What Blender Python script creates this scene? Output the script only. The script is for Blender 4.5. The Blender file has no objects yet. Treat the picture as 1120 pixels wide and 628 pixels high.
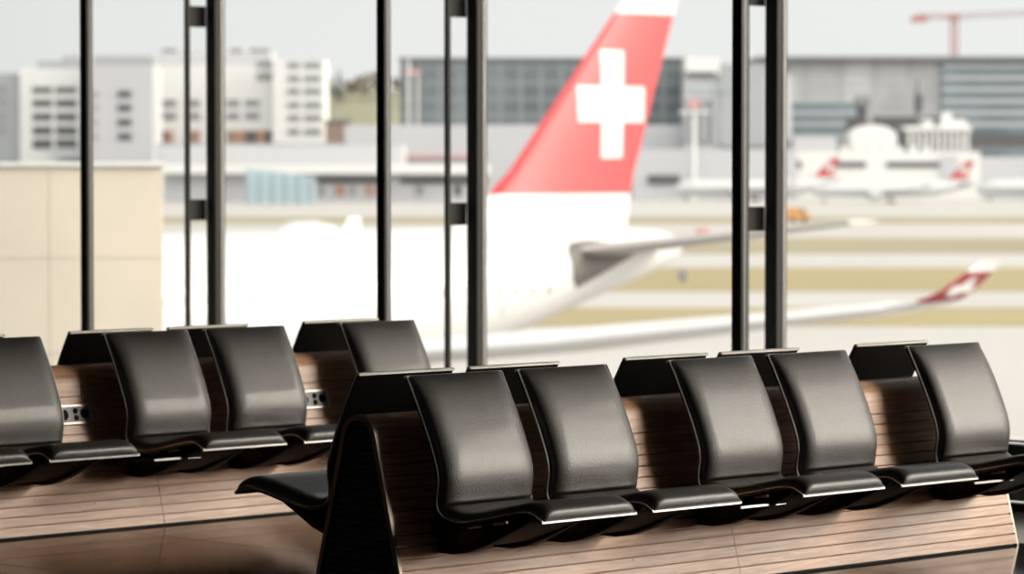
import bpy, bmesh, math, random
from mathutils import Vector, Matrix, noise
random.seed(7)
scn = bpy.context.scene
col = scn.collection
PI = math.pi

# ------------------------------------------------------------------ camera model
# world axes: x runs along the benches towards the glass wall, y across them, z up (metres, lounge floor at 0)
F_PX, TH = 4000.0, math.radians(45.4)
PIT = math.atan((314 - 170.1) / F_PX)
CAM = Vector((-9.393, 10.011, 1.715))
RT = Vector((math.cos(TH), math.sin(TH), 0))
FWH = Vector((math.sin(TH), -math.cos(TH), 0))
FW = FWH * math.cos(PIT) + Vector((0, 0, -math.sin(PIT)))
UP = Vector((0, 0, 1)) * math.cos(PIT) + FWH * math.sin(PIT)
GZ = CAM.z - 10.5            # apron level outside

cd = bpy.data.cameras.new('camera')
cam = bpy.data.objects.new('camera', cd)
col.objects.link(cam)
m = Matrix((RT, UP, -FW)).transposed().to_4x4()
m.translation = CAM
cam.matrix_world = m
cd.sensor_width = 36
cd.lens = F_PX * 36 / 1120
cd.clip_end = 5000
cd.dof.use_dof = True
cd.dof.focus_distance = 13.7
cd.dof.aperture_fstop = 3.6
scn.camera = cam

def survey(x, y, d):
    """the place that stands at image column x, row y of the survey photo, d metres off"""
    v = FW + RT * ((x - 560) / F_PX) + UP * ((314 - y) / F_PX)
    return CAM + v * d

# ------------------------------------------------------------------ materials
def mat(name, color=(.5, .5, .5), rough=.5, metal=0.0, spec=.5, noise_amt=0.0, noise_scale=8.0, bump=0.0, bump_scale=60.0,
        coat=0.0, stretch=None, color2=None, rough_noise=0.0):
    m = bpy.data.materials.new(name)
    m.use_nodes = True
    nt = m.node_tree
    b = nt.nodes['Principled BSDF']
    b.inputs['Base Color'].default_value = (*color, 1)
    b.inputs['Roughness'].default_value = rough
    b.inputs['Metallic'].default_value = metal
    b.inputs['Specular IOR Level'].default_value = spec
    b.inputs['Coat Weight'].default_value = coat
    b.inputs['Coat Roughness'].default_value = .12
    tc = nt.nodes.new('ShaderNodeTexCoord')
    mp = nt.nodes.new('ShaderNodeMapping')
    nt.links.new(tc.outputs['Object'], mp.inputs['Vector'])
    if stretch:
        mp.inputs['Scale'].default_value = stretch
    if noise_amt or color2:
        n = nt.nodes.new('ShaderNodeTexNoise')
        n.inputs['Scale'].default_value = noise_scale
        n.inputs['Detail'].default_value = 6
        nt.links.new(mp.outputs[0], n.inputs['Vector'])
        r = nt.nodes.new('ShaderNodeValToRGB')
        r.color_ramp.elements[0].position = .3
        r.color_ramp.elements[1].position = .7
        c2 = color2 or tuple(max(0, c * (1 - noise_amt)) for c in color)
        r.color_ramp.elements[0].color = (*c2, 1)
        r.color_ramp.elements[1].color = (*color, 1)
        nt.links.new(n.outputs['Fac'], r.inputs['Fac'])
        nt.links.new(r.outputs['Color'], b.inputs['Base Color'])
    if rough_noise:
        n3 = nt.nodes.new('ShaderNodeTexNoise')
        n3.inputs['Scale'].default_value = noise_scale * .6
        n3.inputs['Detail'].default_value = 5
        nt.links.new(mp.outputs[0], n3.inputs['Vector'])
        mr = nt.nodes.new('ShaderNodeMapRange')
        mr.inputs['To Min'].default_value = max(0, rough - rough_noise)
        mr.inputs['To Max'].default_value = rough + rough_noise
        nt.links.new(n3.outputs['Fac'], mr.inputs['Value'])
        nt.links.new(mr.outputs[0], b.inputs['Roughness'])
    if bump:
        n2 = nt.nodes.new('ShaderNodeTexNoise')
        n2.inputs['Scale'].default_value = bump_scale
        n2.inputs['Detail'].default_value = 4
        nt.links.new(mp.outputs[0], n2.inputs['Vector'])
        bp = nt.nodes.new('ShaderNodeBump')
        bp.inputs['Strength'].default_value = bump
        bp.inputs['Distance'].default_value = .002
        nt.links.new(n2.outputs['Fac'], bp.inputs['Height'])
        nt.links.new(bp.outputs[0], b.inputs['Normal'])
    return m

M = {}
M['leather'] = mat('black_leather', (.026, .0215, .017), .41, spec=.6, noise_amt=.35, noise_scale=60, bump=1.0, bump_scale=210, rough_noise=.05, coat=.14)
M['shell'] = mat('black_shell', (.006, .006, .006), .28, spec=.5, noise_amt=.2)
M['bracket'] = mat('black_casting', (.005, .0045, .004), .55, spec=.15, bump=.2, bump_scale=300)
M['chrome'] = mat('polished_edge', (.85, .83, .80), .32, metal=1, noise_amt=.1)
M['alu'] = mat('brushed_aluminium', (.70, .68, .64), .3, metal=1, noise_amt=.15, stretch=(1, 1, 40))
M['dark_alu'] = mat('satin_dark_edge', (.80, .77, .70), .4, metal=.35, noise_amt=.15)
M['copper'] = mat('brass_bolt', (.75, .48, .30), .3, metal=1, noise_amt=.2)
M['bronze'] = mat('dark_bronze', (.20, .165, .135), .34, metal=.8, noise_amt=.2)
M['black'] = mat('matt_black', (.006, .006, .006), .6, spec=.2, noise_amt=.2)
M['louver'] = mat('louver_black', (.012, .011, .010), .5, metal=0, noise_amt=.2)
M['socket'] = mat('socket_black', (.003, .003, .003), .8, spec=.1, noise_amt=.2)
M['inlay'] = mat('outlet_inlay', (.15, .13, .11), .45, noise_amt=.15)
M['plate'] = mat('outlet_steel', (.45, .42, .38), .4, metal=.8, noise_amt=.15)
M['mullion'] = mat('bronze_anodised', (.012, .0115, .010), .42, spec=.45, noise_amt=.2, stretch=(1, 1, .1))
M['gasket'] = mat('aluminium_glazing_bead', (.13, .125, .115), .38, metal=.3, noise_amt=.1)
M['steel_post'] = mat('dark_painted_steel', (.012, .011, .009), .5, spec=.12, noise_amt=.15)
M['beige'] = mat('beige_render', (0.4, 0.354, 0.286), .85, noise_amt=.12, noise_scale=.6, bump=.2, bump_scale=20)
M['beige_joint'] = mat('render_joint', (0.312, 0.27, 0.218), .9, noise_amt=.1)
M['cap'] = mat('pale_coping', (0.421, 0.411, 0.386), .5, noise_amt=.08)
M['plane_white'] = mat('aircraft_white', (0.419, 0.419, 0.412), .35, spec=.4, noise_amt=.02, noise_scale=.5)
M['plane_red'] = mat('aircraft_red', (.36, .027, .030), .4, spec=.4, noise_amt=.05, noise_scale=.5)
M['wing_tip_red'] = mat('winglet_red', (.17, .012, .016), .4, spec=.4, noise_amt=.05, noise_scale=.5)
M['tailplane'] = mat('tailplane_grey', (0.34, 0.324, 0.312), .5, noise_amt=.04, noise_scale=.5)
M['plane_grey'] = mat('bare_metal_grey', (0.071, 0.065, 0.057), .5, metal=.2, noise_amt=.15, noise_scale=2)
M['wing_grey'] = mat('wing_light_grey', (0.489, 0.482, 0.471), .4, noise_amt=.04, noise_scale=.5)
M['engine'] = mat('engine_dark', (.06, .06, .06), .5, noise_amt=.1)
M['pane_dark'] = mat('cabin_window', (0.113, 0.113, 0.113), .3, noise_amt=.1)
M['tyre'] = mat('tyre', (.04, .04, .04), .8, noise_amt=.1)
M['bld_white'] = mat('white_cladding', (0.537, 0.531, 0.51), .7, noise_amt=.04, noise_scale=.05)
M['bld_light'] = mat('light_grey_cladding', (0.376, 0.376, 0.383), .7, noise_amt=.05, noise_scale=.05)
M['bld_grey'] = mat('grey_cladding', (0.268, 0.276, 0.282), .7, noise_amt=.08, noise_scale=.05)
M['bld_mid'] = mat('mid_grey_cladding', (0.149, 0.154, 0.16), .7, noise_amt=.1, noise_scale=.05)
M['win'] = mat('far_window', (0.066, 0.066, 0.067), .4, noise_amt=.15, noise_scale=.1)
M['win_soft'] = mat('far_window_pale', (0.198, 0.198, 0.198), .4, noise_amt=.1, noise_scale=.1)
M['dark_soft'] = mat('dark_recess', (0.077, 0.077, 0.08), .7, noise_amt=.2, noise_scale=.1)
M['orange'] = mat('terracotta_panel', (0.341, 0.182, 0.121), .7, noise_amt=.1, noise_scale=.1)
M['brown'] = mat('brown_panel', (0.231, 0.171, 0.132), .8, noise_amt=.1, noise_scale=.1)
M['olive'] = mat('hill_meadow', (0.187, 0.182, 0.121), .9, noise_amt=.2, noise_scale=.03)
M['leaf'] = mat('far_foliage', (0.103, 0.103, 0.084), .9, noise_amt=.3, noise_scale=.2)
M['leaf2'] = mat('far_foliage_brown', (0.143, 0.131, 0.107), .9, noise_amt=.3, noise_scale=.2)
M['trunk'] = mat('bark', (.2, .16, .12), .9, noise_amt=.3)
M['teal'] = mat('blue_green_hoarding', (0.315, 0.4, 0.429), .6, noise_amt=.15, noise_scale=.05)
M['crane_red'] = mat('crane_red', (0.341, 0.138, 0.121), .6, noise_amt=.1)
M['crane_grey'] = mat('crane_grey', (0.275, 0.231, 0.226), .6, noise_amt=.1)
M['sign_pink'] = mat('pale_red_sign', (0.44, 0.231, 0.22), .5, noise_amt=.1)
M['veh_orange'] = mat('service_orange', (0.468, 0.231, 0.077), .5, noise_amt=.1)
M['grey_box'] = mat('marker_grey', (0.176, 0.182, 0.193), .6, noise_amt=.1)
M['teal_panel'] = mat('teal_lower_glass', (.14, .19, .19), .2, spec=.6, noise_amt=.1)
M['ceil'] = mat('ceiling_paint', (.10, .095, .09), .8, noise_amt=.05)
M['wall'] = mat('lounge_wall', (.05, .045, .04), .7, noise_amt=.1)
M['apron'] = mat('apron_concrete', (0.348, 0.333, 0.315), .85, noise_amt=.10, noise_scale=.03)
M['taxi'] = mat('taxiway_concrete', (0.371, 0.356, 0.343), .85, noise_amt=.08, noise_scale=.03)
M['grass'] = mat('dry_grass', (0.248, 0.206, 0.102), .95, noise_amt=.14, noise_scale=.05)
M['grass2'] = mat('pale_grass', (0.227, 0.202, 0.126), .95, noise_amt=.14, noise_scale=.05)

M['fill_glow'] = mat('fill_panel_glow', (.9, .9, .88), .6, noise_amt=.02)  # glow of the fill panels added out of view
_b = M['fill_glow'].node_tree.nodes['Principled BSDF']
_b.inputs['Emission Color'].default_value = (1, .93, .84, 1); _b.inputs['Emission Strength'].default_value = 3

def wood_mat():
    m = bpy.data.materials.new('walnut_veneer'); m.use_nodes = True
    nt = m.node_tree; b = nt.nodes['Principled BSDF']
    tc = nt.nodes.new('ShaderNodeTexCoord')
    mp = nt.nodes.new('ShaderNodeMapping'); mp.inputs['Scale'].default_value = (1.3, 9, 26)
    nt.links.new(tc.outputs['Object'], mp.inputs['Vector'])
    n = nt.nodes.new('ShaderNodeTexNoise'); n.inputs['Scale'].default_value = 3.2; n.inputs['Detail'].default_value = 8
    n.inputs['Distortion'].default_value = .6
    nt.links.new(mp.outputs[0], n.inputs['Vector'])
    r = nt.nodes.new('ShaderNodeValToRGB')
    e = r.color_ramp.elements
    e[0].position = .32; e[0].color = (.36, .18, .10, 1)
    e[1].position = .72; e[1].color = (.60, .345, .205, 1)
    nt.links.new(n.outputs['Fac'], r.inputs['Fac'])
    # small knots and scuffs
    v = nt.nodes.new('ShaderNodeTexVoronoi'); v.inputs['Scale'].default_value = 9
    nt.links.new(tc.outputs['Object'], v.inputs['Vector'])
    lt = nt.nodes.new('ShaderNodeMath'); lt.operation = 'LESS_THAN'; lt.inputs[1].default_value = .04
    nt.links.new(v.outputs['Distance'], lt.inputs[0])
    mx = nt.nodes.new('ShaderNodeMix'); mx.data_type = 'RGBA'
    mx.inputs['B'].default_value = (.16, .09, .06, 1)
    nt.links.new(lt.outputs[0], mx.inputs['Factor']); nt.links.new(r.outputs['Color'], mx.inputs['A'])
    nt.links.new(mx.outputs['Result'], b.inputs['Base Color'])
    b.inputs['Roughness'].default_value = .33
    b.inputs['Specular IOR Level'].default_value = .3
    bp = nt.nodes.new('ShaderNodeBump'); bp.inputs['Strength'].default_value = .08; bp.inputs['Distance'].default_value = .001
    nt.links.new(n.outputs['Fac'], bp.inputs['Height']); nt.links.new(bp.outputs[0], b.inputs['Normal'])
    return m
M['wood'] = wood_mat()

def floor_mat():
    m = bpy.data.materials.new('polished_dark_stone'); m.use_nodes = True
    nt = m.node_tree; b = nt.nodes['Principled BSDF']
    tc = nt.nodes.new('ShaderNodeTexCoord')
    n = nt.nodes.new('ShaderNodeTexNoise'); n.inputs['Scale'].default_value = 5; n.inputs['Detail'].default_value = 8
    nt.links.new(tc.outputs['Object'], n.inputs['Vector'])
    r = nt.nodes.new('ShaderNodeValToRGB')
    r.color_ramp.elements[0].position = .3; r.color_ramp.elements[0].color = (.006, .005, .004, 1)
    r.color_ramp.elements[1].position = .75; r.color_ramp.elements[1].color = (.016, .013, .010, 1)
    nt.links.new(n.outputs['Fac'], r.inputs['Fac'])
    # tile joints
    br = nt.nodes.new('ShaderNodeTexBrick')
    br.offset = 0; br.inputs['Scale'].default_value = 1.0
    br.inputs['Brick Width'].default_value = 1.2; br.inputs['Row Height'].default_value = 1.2
    br.inputs['Mortar Size'].default_value = .004
    nt.links.new(tc.outputs['Object'], br.inputs['Vector'])
    mx = nt.nodes.new('ShaderNodeMix'); mx.data_type = 'RGBA'
    mx.inputs['B'].default_value = (.02, .018, .015, 1)
    nt.links.new(br.outputs['Fac'], mx.inputs['Factor']); nt.links.new(r.outputs['Color'], mx.inputs['A'])
    nt.links.new(mx.outputs['Result'], b.inputs['Base Color'])
    mr = nt.nodes.new('ShaderNodeMapRange'); mr.inputs['To Min'].default_value = .05; mr.inputs['To Max'].default_value = .13
    n2 = nt.nodes.new('ShaderNodeTexNoise'); n2.inputs['Scale'].default_value = 1.5; n2.inputs['Detail'].default_value = 6
    nt.links.new(tc.outputs['Object'], n2.inputs['Vector']); nt.links.new(n2.outputs['Fac'], mr.inputs['Value'])
    mad = nt.nodes.new('ShaderNodeMath'); mad.operation = 'MULTIPLY_ADD'; mad.inputs[1].default_value = .5
    nt.links.new(br.outputs['Fac'], mad.inputs[0]); nt.links.new(mr.outputs[0], mad.inputs[2])
    nt.links.new(mad.outputs[0], b.inputs['Roughness'])
    b.inputs['IOR'].default_value = 1.27
    return m
M['floor'] = floor_mat()

def glass_mat():
    m = bpy.data.materials.new('window_glass'); m.use_nodes = True
    nt = m.node_tree; nt.nodes.clear()
    o = nt.nodes.new('ShaderNodeOutputMaterial')
    t = nt.nodes.new('ShaderNodeBsdfTransparent'); t.inputs[0].default_value = (.96, .97, .965, 1)
    g = nt.nodes.new('ShaderNodeBsdfGlossy'); g.inputs['Roughness'].default_value = .0
    fr = nt.nodes.new('ShaderNodeFresnel'); fr.inputs['IOR'].default_value = 1.2
    n = nt.nodes.new('ShaderNodeTexNoise'); n.inputs['Scale'].default_value = 1.5
    mx = nt.nodes.new('ShaderNodeMixShader')
    nt.links.new(fr.outputs[0], mx.inputs[0]); nt.links.new(t.outputs[0], mx.inputs[1]); nt.links.new(g.outputs[0], mx.inputs[2])
    nt.links.new(mx.outputs[0], o.inputs['Surface'])
    return m
M['glass'] = glass_mat()

def grid_mat(name, base, line, sx, sz, w=.12):
    """glazed hall facade: procedural grid of mullions over glass, in the object's own metres"""
    m = bpy.data.materials.new(name); m.use_nodes = True
    nt = m.node_tree; b = nt.nodes['Principled BSDF']
    tc = nt.nodes.new('ShaderNodeTexCoord'); sp = nt.nodes.new('ShaderNodeSeparateXYZ')
    nt.links.new(tc.outputs['Object'], sp.inputs[0])
    outs = []
    for ax, s in (('X', sx), ('Z', sz)):
        if s > 250: s = -1e6     # a negative spacing this long never draws a line
        dv = nt.nodes.new('ShaderNodeMath'); dv.operation = 'DIVIDE'; dv.inputs[1].default_value = s
        nt.links.new(sp.outputs[ax], dv.inputs[0])
        fc = nt.nodes.new('ShaderNodeMath'); fc.operation = 'FRACT'; nt.links.new(dv.outputs[0], fc.inputs[0])
        l = nt.nodes.new('ShaderNodeMath'); l.operation = 'LESS_THAN'; l.inputs[1].default_value = w if s > 0 else -1
        nt.links.new(fc.outputs[0], l.inputs[0]); outs.append(l)
    mxm = nt.nodes.new('ShaderNodeMath'); mxm.operation = 'MAXIMUM'
    nt.links.new(outs[0].outputs[0], mxm.inputs[0]); nt.links.new(outs[1].outputs[0], mxm.inputs[1])
    n = nt.nodes.new('ShaderNodeTexNoise'); n.inputs['Scale'].default_value = .06
    nt.links.new(tc.outputs['Object'], n.inputs['Vector'])
    rr = nt.nodes.new('ShaderNodeValToRGB')
    rr.color_ramp.elements[0].position = .35; rr.color_ramp.elements[0].color = (*[c * .7 for c in base], 1)
    rr.color_ramp.elements[1].position = .65; rr.color_ramp.elements[1].color = (*[c * 1.2 for c in base], 1)
    nt.links.new(n.outputs['Fac'], rr.inputs['Fac'])
    mx = nt.nodes.new('ShaderNodeMix'); mx.data_type = 'RGBA'; mx.inputs['B'].default_value = (*line, 1)
    nt.links.new(mxm.outputs[0], mx.inputs['Factor']); nt.links.new(rr.outputs['Color'], mx.inputs['A'])
    nt.links.new(mx.outputs['Result'], b.inputs['Base Color'])
    b.inputs['Roughness'].default_value = .5
    return m
M['hall_glass'] = grid_mat('dark_hall_glazing', (0.094, 0.11, 0.118), (0.149, 0.16, 0.165), 5.0, 4.0, .18)
M['hall_pale'] = grid_mat('pale_hall_glazing', (0.335, 0.335, 0.335), (0.275, 0.275, 0.275), 9.0, 2.4, .25)
M['hall_blue'] = grid_mat('louvred_hall_glazing', (.10, .135, .15), (.27, .28, .285), 400.0, 3.0, .4)
M['strip_glass'] = grid_mat('vertical_strip_glazing', (0.121, 0.127, 0.132), (0.286, 0.286, 0.292), 2.2, 300, .45)

# ------------------------------------------------------------------ mesh helpers
def new_obj(name, bm, material, parent=None, smooth=False, loc=None):
    me = bpy.data.meshes.new(name)
    bmesh.ops.recalc_face_normals(bm, faces=bm.faces)
    bm.to_mesh(me); bm.free()
    for mm in (material if isinstance(material, (list, tuple)) else [material]):
        me.materials.append(mm)
    if smooth:
        for p in me.polygons: p.use_smooth = True
        try: me.set_sharp_from_angle(angle=math.radians(38))
        except Exception: pass
    o = bpy.data.objects.new(name, me)
    col.objects.link(o)
    if parent: o.parent = parent
    if loc: o.location = loc
    return o

def empty(name, loc=(0, 0, 0), rz=0.0):
    o = bpy.data.objects.new(name, None); col.objects.link(o)
    o.location = loc; o.rotation_euler = (0, 0, rz); o.empty_display_size = .2
    return o

def tag(o, label=None, cat=None, group=None, kind=None):
    if label: o['label'] = label
    if cat: o['category'] = cat
    if group: o['group'] = group
    if kind: o['kind'] = kind
    return o

def box(bm, x0, x1, y0, y1, z0, z1, mi=0, bevel=0):
    vs = [bm.verts.new(c) for c in ((x0,y0,z0),(x1,y0,z0),(x1,y1,z0),(x0,y1,z0),(x0,y0,z1),(x1,y0,z1),(x1,y1,z1),(x0,y1,z1))]
    fs = []
    for q in ((0,3,2,1),(4,5,6,7),(0,1,5,4),(1,2,6,5),(2,3,7,6),(3,0,4,7)):
        f = bm.faces.new([vs[i] for i in q]); f.material_index = mi; fs.append(f)
    if bevel:
        es = list({e for f in fs for e in f.edges})
        bmesh.ops.bevel(bm, geom=es, offset=bevel, segments=2, affect='EDGES', profile=.6)
    return vs

def boxobj(name, material, parent, x0, x1, y0, y1, z0, z1, bevel=0):
    bm = bmesh.new(); box(bm, min(x0,x1), max(x0,x1), min(y0,y1), max(y0,y1), min(z0,z1), max(z0,z1), 0, bevel)
    return new_obj(name, bm, material, parent, smooth=bool(bevel))

def extrude_yz(bm, prof, x0, x1, mi=0):
    """closed profile in (y,z), from x0 to x1"""
    a = [bm.verts.new((x0, y, z)) for y, z in prof]; b = [bm.verts.new((x1, y, z)) for y, z in prof]
    n = len(prof)
    for i in range(n):
        j = (i + 1) % n
        f = bm.faces.new((a[i], a[j], b[j], b[i])); f.material_index = mi
    f1 = bm.faces.new(a[::-1]); f2 = bm.faces.new(b)
    f1.material_index = f2.material_index = mi

def tube(bm, pts, r, seg=8, closed=False, mi=0):
    pts = [Vector(p) for p in pts]; n = len(pts); rings = []
    nrm = None
    for i, p in enumerate(pts):
        if closed: t = (pts[(i + 1) % n] - pts[i - 1]).normalized()
        else: t = (pts[min(i + 1, n - 1)] - pts[max(i - 1, 0)]).normalized()
        if nrm is None:
            a = Vector((0, 0, 1)) if abs(t.z) < .9 else Vector((1, 0, 0))
            nrm = (a - t * a.dot(t)).normalized()
        else:
            nrm = (nrm - t * nrm.dot(t)).normalized()
        bi = t.cross(nrm)
        rr = r[i] if isinstance(r, (list, tuple)) else r
        rings.append([bm.verts.new(p + (nrm * math.cos(2*PI*k/seg) + bi * math.sin(2*PI*k/seg)) * rr) for k in range(seg)])
    for i in range(n if closed else n - 1):
        A, B = rings[i], rings[(i + 1) % n]
        for k in range(seg):
            f = bm.faces.new((A[k], A[(k+1) % seg], B[(k+1) % seg], B[k])); f.material_index = mi
    if not closed:
        bm.faces.new(rings[0][::-1]); bm.faces.new(rings[-1])

def catmull(pts, k=6):
    out = []
    P = [Vector(p) for p in pts]
    P = [P[0] * 2 - P[1]] + P + [P[-1] * 2 - P[-2]]
    for i in range(1, len(P) - 2):
        for j in range(k):
            t = j / k
            out.append(.5 * ((2*P[i]) + (-P[i-1] + P[i+1]) * t + (2*P[i-1] - 5*P[i] + 4*P[i+1] - P[i+2]) * t*t
                             + (-P[i-1] + 3*P[i] - 3*P[i+1] + P[i+2]) * t**3))
    out.append(P[-2])
    return out

# ------------------------------------------------------------------ bench seats
SEAT_W = .496
PROF = [(.134,.893),(.165,.840),(.194,.786),(.224,.727),(.253,.668),(.270,.625),(.288,.584),(.300,.540),(.303,.505),(.295,.465),(.290,.430),
        (.301,.398),(.335,.378),(.385,.369),(.433,.368),(.515,.382),(.623,.405),(.703,.422),(.764,.430),(.800,.421),(.836,.400)]
CUR = catmull([(p[0], p[1]) for p in PROF], 5)
NP = len(CUR)
for _ in range(14):            # even out the curve
    CUR = [CUR[0]] + [(CUR[i-1] + CUR[i] * 2 + CUR[i+1]) / 4 for i in range(1, NP - 1)] + [CUR[-1]]
NRM = []                       # towards the sitter: up for the pan, forward for the back
for i in range(NP):
    t = (CUR[min(i+1, NP-1)] - CUR[max(i-1, 0)]).normalized()
    NRM.append(Vector((-t[1], t[0])))      # rotate +90
I_CREASE = min(range(NP), key=lambda i: (CUR[i] - Vector((.296, .410))).length)

def make_pad(i0, i1, thick, edge_u=.085, edge_v=.05, edge_a=.03):
    """upholstered pad lying on the shell between profile points i0..i1, pillow-edged"""
    bm = bmesh.new()
    cs = [CUR[i] for i in range(i0, i1 + 1)]; ns = [NRM[i] for i in range(i0, i1 + 1)]
    L = [0]
    for a, b in zip(cs, cs[1:]): L.append(L[-1] + (b - a).length)
    NV, NU = 44, 28
    def at(l):
        l = max(0, min(L[-1], l))
        for k in range(len(L) - 1):
            if l <= L[k+1] + 1e-9:
                f = (l - L[k]) / (L[k+1] - L[k]); return cs[k].lerp(cs[k+1], f), ns[k].lerp(ns[k+1], f).normalized()
        return cs[-1], ns[-1]
    def dens(k, n):            # denser near both ends
        t = k / n; return .5 - .5 * math.cos(PI * t) if False else (t + (.5 - .5 * math.cos(PI * t))) / 2
    W0, W1 = .008, SEAT_W - .008
    def prof(d, e):            # 0 at the rim, 1 inside e
        q = min(1, max(0, d / e)); return math.sqrt(max(0, 1 - (1 - q) ** 2))
    top, bot = [], []
    for j in range(NV + 1):
        l = L[-1] * dens(j, NV); c, n = at(l)
        rt, rb = [], []
        for i in range(NU + 1):
            u = W0 + (W1 - W0) * dens(i, NU)
            h = (.14 + .86 * prof(min(u - W0, W1 - u), edge_u)) * min(prof(l + .0012, edge_a), prof(L[-1] - l + .0015, edge_v))
            if min(u - W0, W1 - u) < 1e-6: h *= .55
            hh = thick * h + .002
            p = c + n * hh
            rt.append(bm.verts.new((u, p.x, p.y)))
            q = c + n * .0005
            rb.append(bm.verts.new((u, q.x, q.y)))
        top.append(rt); bot.append(rb)
    for j in range(NV):
        for i in range(NU):
            bm.faces.new((top[j][i], top[j][i+1], top[j+1][i+1], top[j+1][i]))
            bm.faces.new((bot[j][i], bot[j+1][i], bot[j+1][i+1], bot[j][i+1]))
    for j in range(NV):
        bm.faces.new((top[j][0], top[j+1][0], bot[j+1][0], bot[j][0]))
        bm.faces.new((top[j][NU], bot[j][NU], bot[j+1][NU], top[j+1][NU]))
    for i in range(NU):
        bm.faces.new((top[0][i], bot[0][i], bot[0][i+1], top[0][i+1]))
        bm.faces.new((top[NV][i], top[NV][i+1], bot[NV][i+1], bot[NV][i]))
    return bm

def shell_bm():
    bm = bmesh.new()
    t = .011
    prof = [(c.x, c.y) for c in CUR] + [((CUR[i] - NRM[i] * t).x, (CUR[i] - NRM[i] * t).y) for i in range(NP - 1, -1, -1)]
    a = [bm.verts.new((0.0, y, z)) for y, z in prof]; b = [bm.verts.new((SEAT_W, y, z)) for y, z in prof]
    n = len(prof)
    for i in range(n):
        j = (i + 1) % n; bm.faces.new((a[i], a[j], b[j], b[i]))
    for i in range(NP - 1):    # side strips as quads
        k = n - 1 - i
        bm.faces.new((a[i], a[k], a[k-1], a[i+1])); bm.faces.new((b[i], b[i+1], b[k-1], b[k]))
    return bm

def trim_bm(x):
    bm = bmesh.new()
    if 1:
        tube(bm, [(x, (CUR[i] + NRM[i] * .001).x, (CUR[i] + NRM[i] * .001).y) for i in range(0, NP, 2)], .0032, 8)
    return bm

def lip_bm():                  # bright strip along the front edge of the pan
    bm = bmesh.new()
    c = CUR[-1]
    pr = [(c.x - .002, c.y + .001), (c.x + .004, c.y - .001), (c.x + .003, c.y - .007), (c.x - .005, c.y - .009)]
    extrude_yz(bm, pr, -.001, SEAT_W + .001)
    return bm

def top_lip_bm():              # the rolled top edge of the shell
    bm = bmesh.new()
    pr = [(.134 - .014, .885), (.134 - .015, .893), (.134 - .004, .896), (.134 + .004, .893), (.134, .887)]
    extrude_yz(bm, pr, -.003, SEAT_W + .003)
    return bm

def bracket_bm(x):             # cantilever arm under the pan
    bm = bmesh.new()
    w0, w1 = .022, .014
    up = [(.205, .375), (.335, .360), (.433, .3555), (.515, .369), (.623, .392), (.700, .408)]
    lo = [(.700, .388), (.600, .340), (.480, .284), (.380, .250), (.300, .236), (.216, .236)]
    pr = up + lo
    a = [bm.verts.new((x - (w0 if y < .5 else w1), y, z)) for y, z in pr]
    b = [bm.verts.new((x + (w0 if y < .5 else w1), y, z)) for y, z in pr]
    n = len(pr)
    for i in range(n):
        j = (i + 1) % n; bm.faces.new((a[i], a[j], b[j], b[i]))
    for i in range(len(up) - 1):
        k = n - 1 - i
        bm.faces.new((a[i], a[k], a[k-1], a[i+1])); bm.faces.new((b[i], b[i+1], b[k-1], b[k]))
    return bm

def underpan_bm():             # shallow black under-tray that hides the fixings
    bm = bmesh.new()
    secs = []
    for y, zt, zb, h in ((.215, .372, .262, .215), (.30, .368, .255, .215), (.40, .356, .272, .215), (.52, .370, .312, .205), (.62, .392, .352, .185), (.70, .408, .388, .15)):
        cx = SEAT_W / 2
        secs.append([bm.verts.new((cx - h, y, zt)), bm.verts.new((cx + h, y, zt)), bm.verts.new((cx + h * .75, y, zb)), bm.verts.new((cx - h * .75, y, zb))])
    for A, B in zip(secs, secs[1:]):
        for k in range(4): bm.faces.new((A[k], A[(k+1) % 4], B[(k+1) % 4], B[k]))
    bm.faces.new(secs[0][::-1]); bm.faces.new(secs[-1])
    return bm

def bolt_bm(x):
    bm = bmesh.new()
    if 1:
        tube(bm, [(.018, x, .3505 + (x - .44) * .17), (.018, x + .07, .3505 + (x - .37) * .17)], .006, 8)
    return bm

I_END = NP - 1
shared = {}
def mesh_of(key, bm_fn, material, smooth=True):
    if key not in shared:
        o = new_obj(key, bm_fn(), material, None, smooth)
        shared[key] = o.data
        bpy.data.objects.remove(o)
    return shared[key]

def make_seat(parent, x, far, cy):
    """one shell seat; near seats face +y, far seats -y"""
    def mk(name, data, par):
        o = bpy.data.objects.new(name, data); col.objects.link(o); o.parent = par; return o
    s = mk('seat', mesh_of('seat', shell_bm, M['shell']), parent)
    if far: s.location = (x + SEAT_W, cy, 0); s.rotation_euler = (0, 0, PI)
    else: s.location = (x, cy, 0)
    mk('back_cushion', mesh_of('back_cushion', lambda: make_pad(0, I_CREASE, .040, .085, .030, .20), M['leather']), s)
    mk('seat_cushion', mesh_of('seat_cushion', lambda: make_pad(I_CREASE, I_END, .036, .060, .028, .028), M['leather']), s)
    for k, ex in enumerate((-.0005, SEAT_W + .0005)):
        mk('edge_trim', mesh_of('edge_trim_%d' % k, lambda ex=ex: trim_bm(ex), M['chrome']), s)
    mk('front_trim', mesh_of('front_trim', lip_bm, M['chrome'], False), s)
    mk('top_trim', mesh_of('top_trim', top_lip_bm, M['dark_alu'], False), s)
    mk('under_tray', mesh_of('under_tray', underpan_bm, M['bracket'], False), s)
    for k, bx in enumerate((.10, .396)):
        mk('bracket', mesh_of('bracket_%d' % k, lambda bx=bx: bracket_bm(bx), M['bracket'], False), s)
    for k, ex in enumerate((.44, .57)):
        mk('bolt', mesh_of('bolt_%d' % k, lambda ex=ex: bolt_bm(ex), M['copper']), s)
    return s

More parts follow.
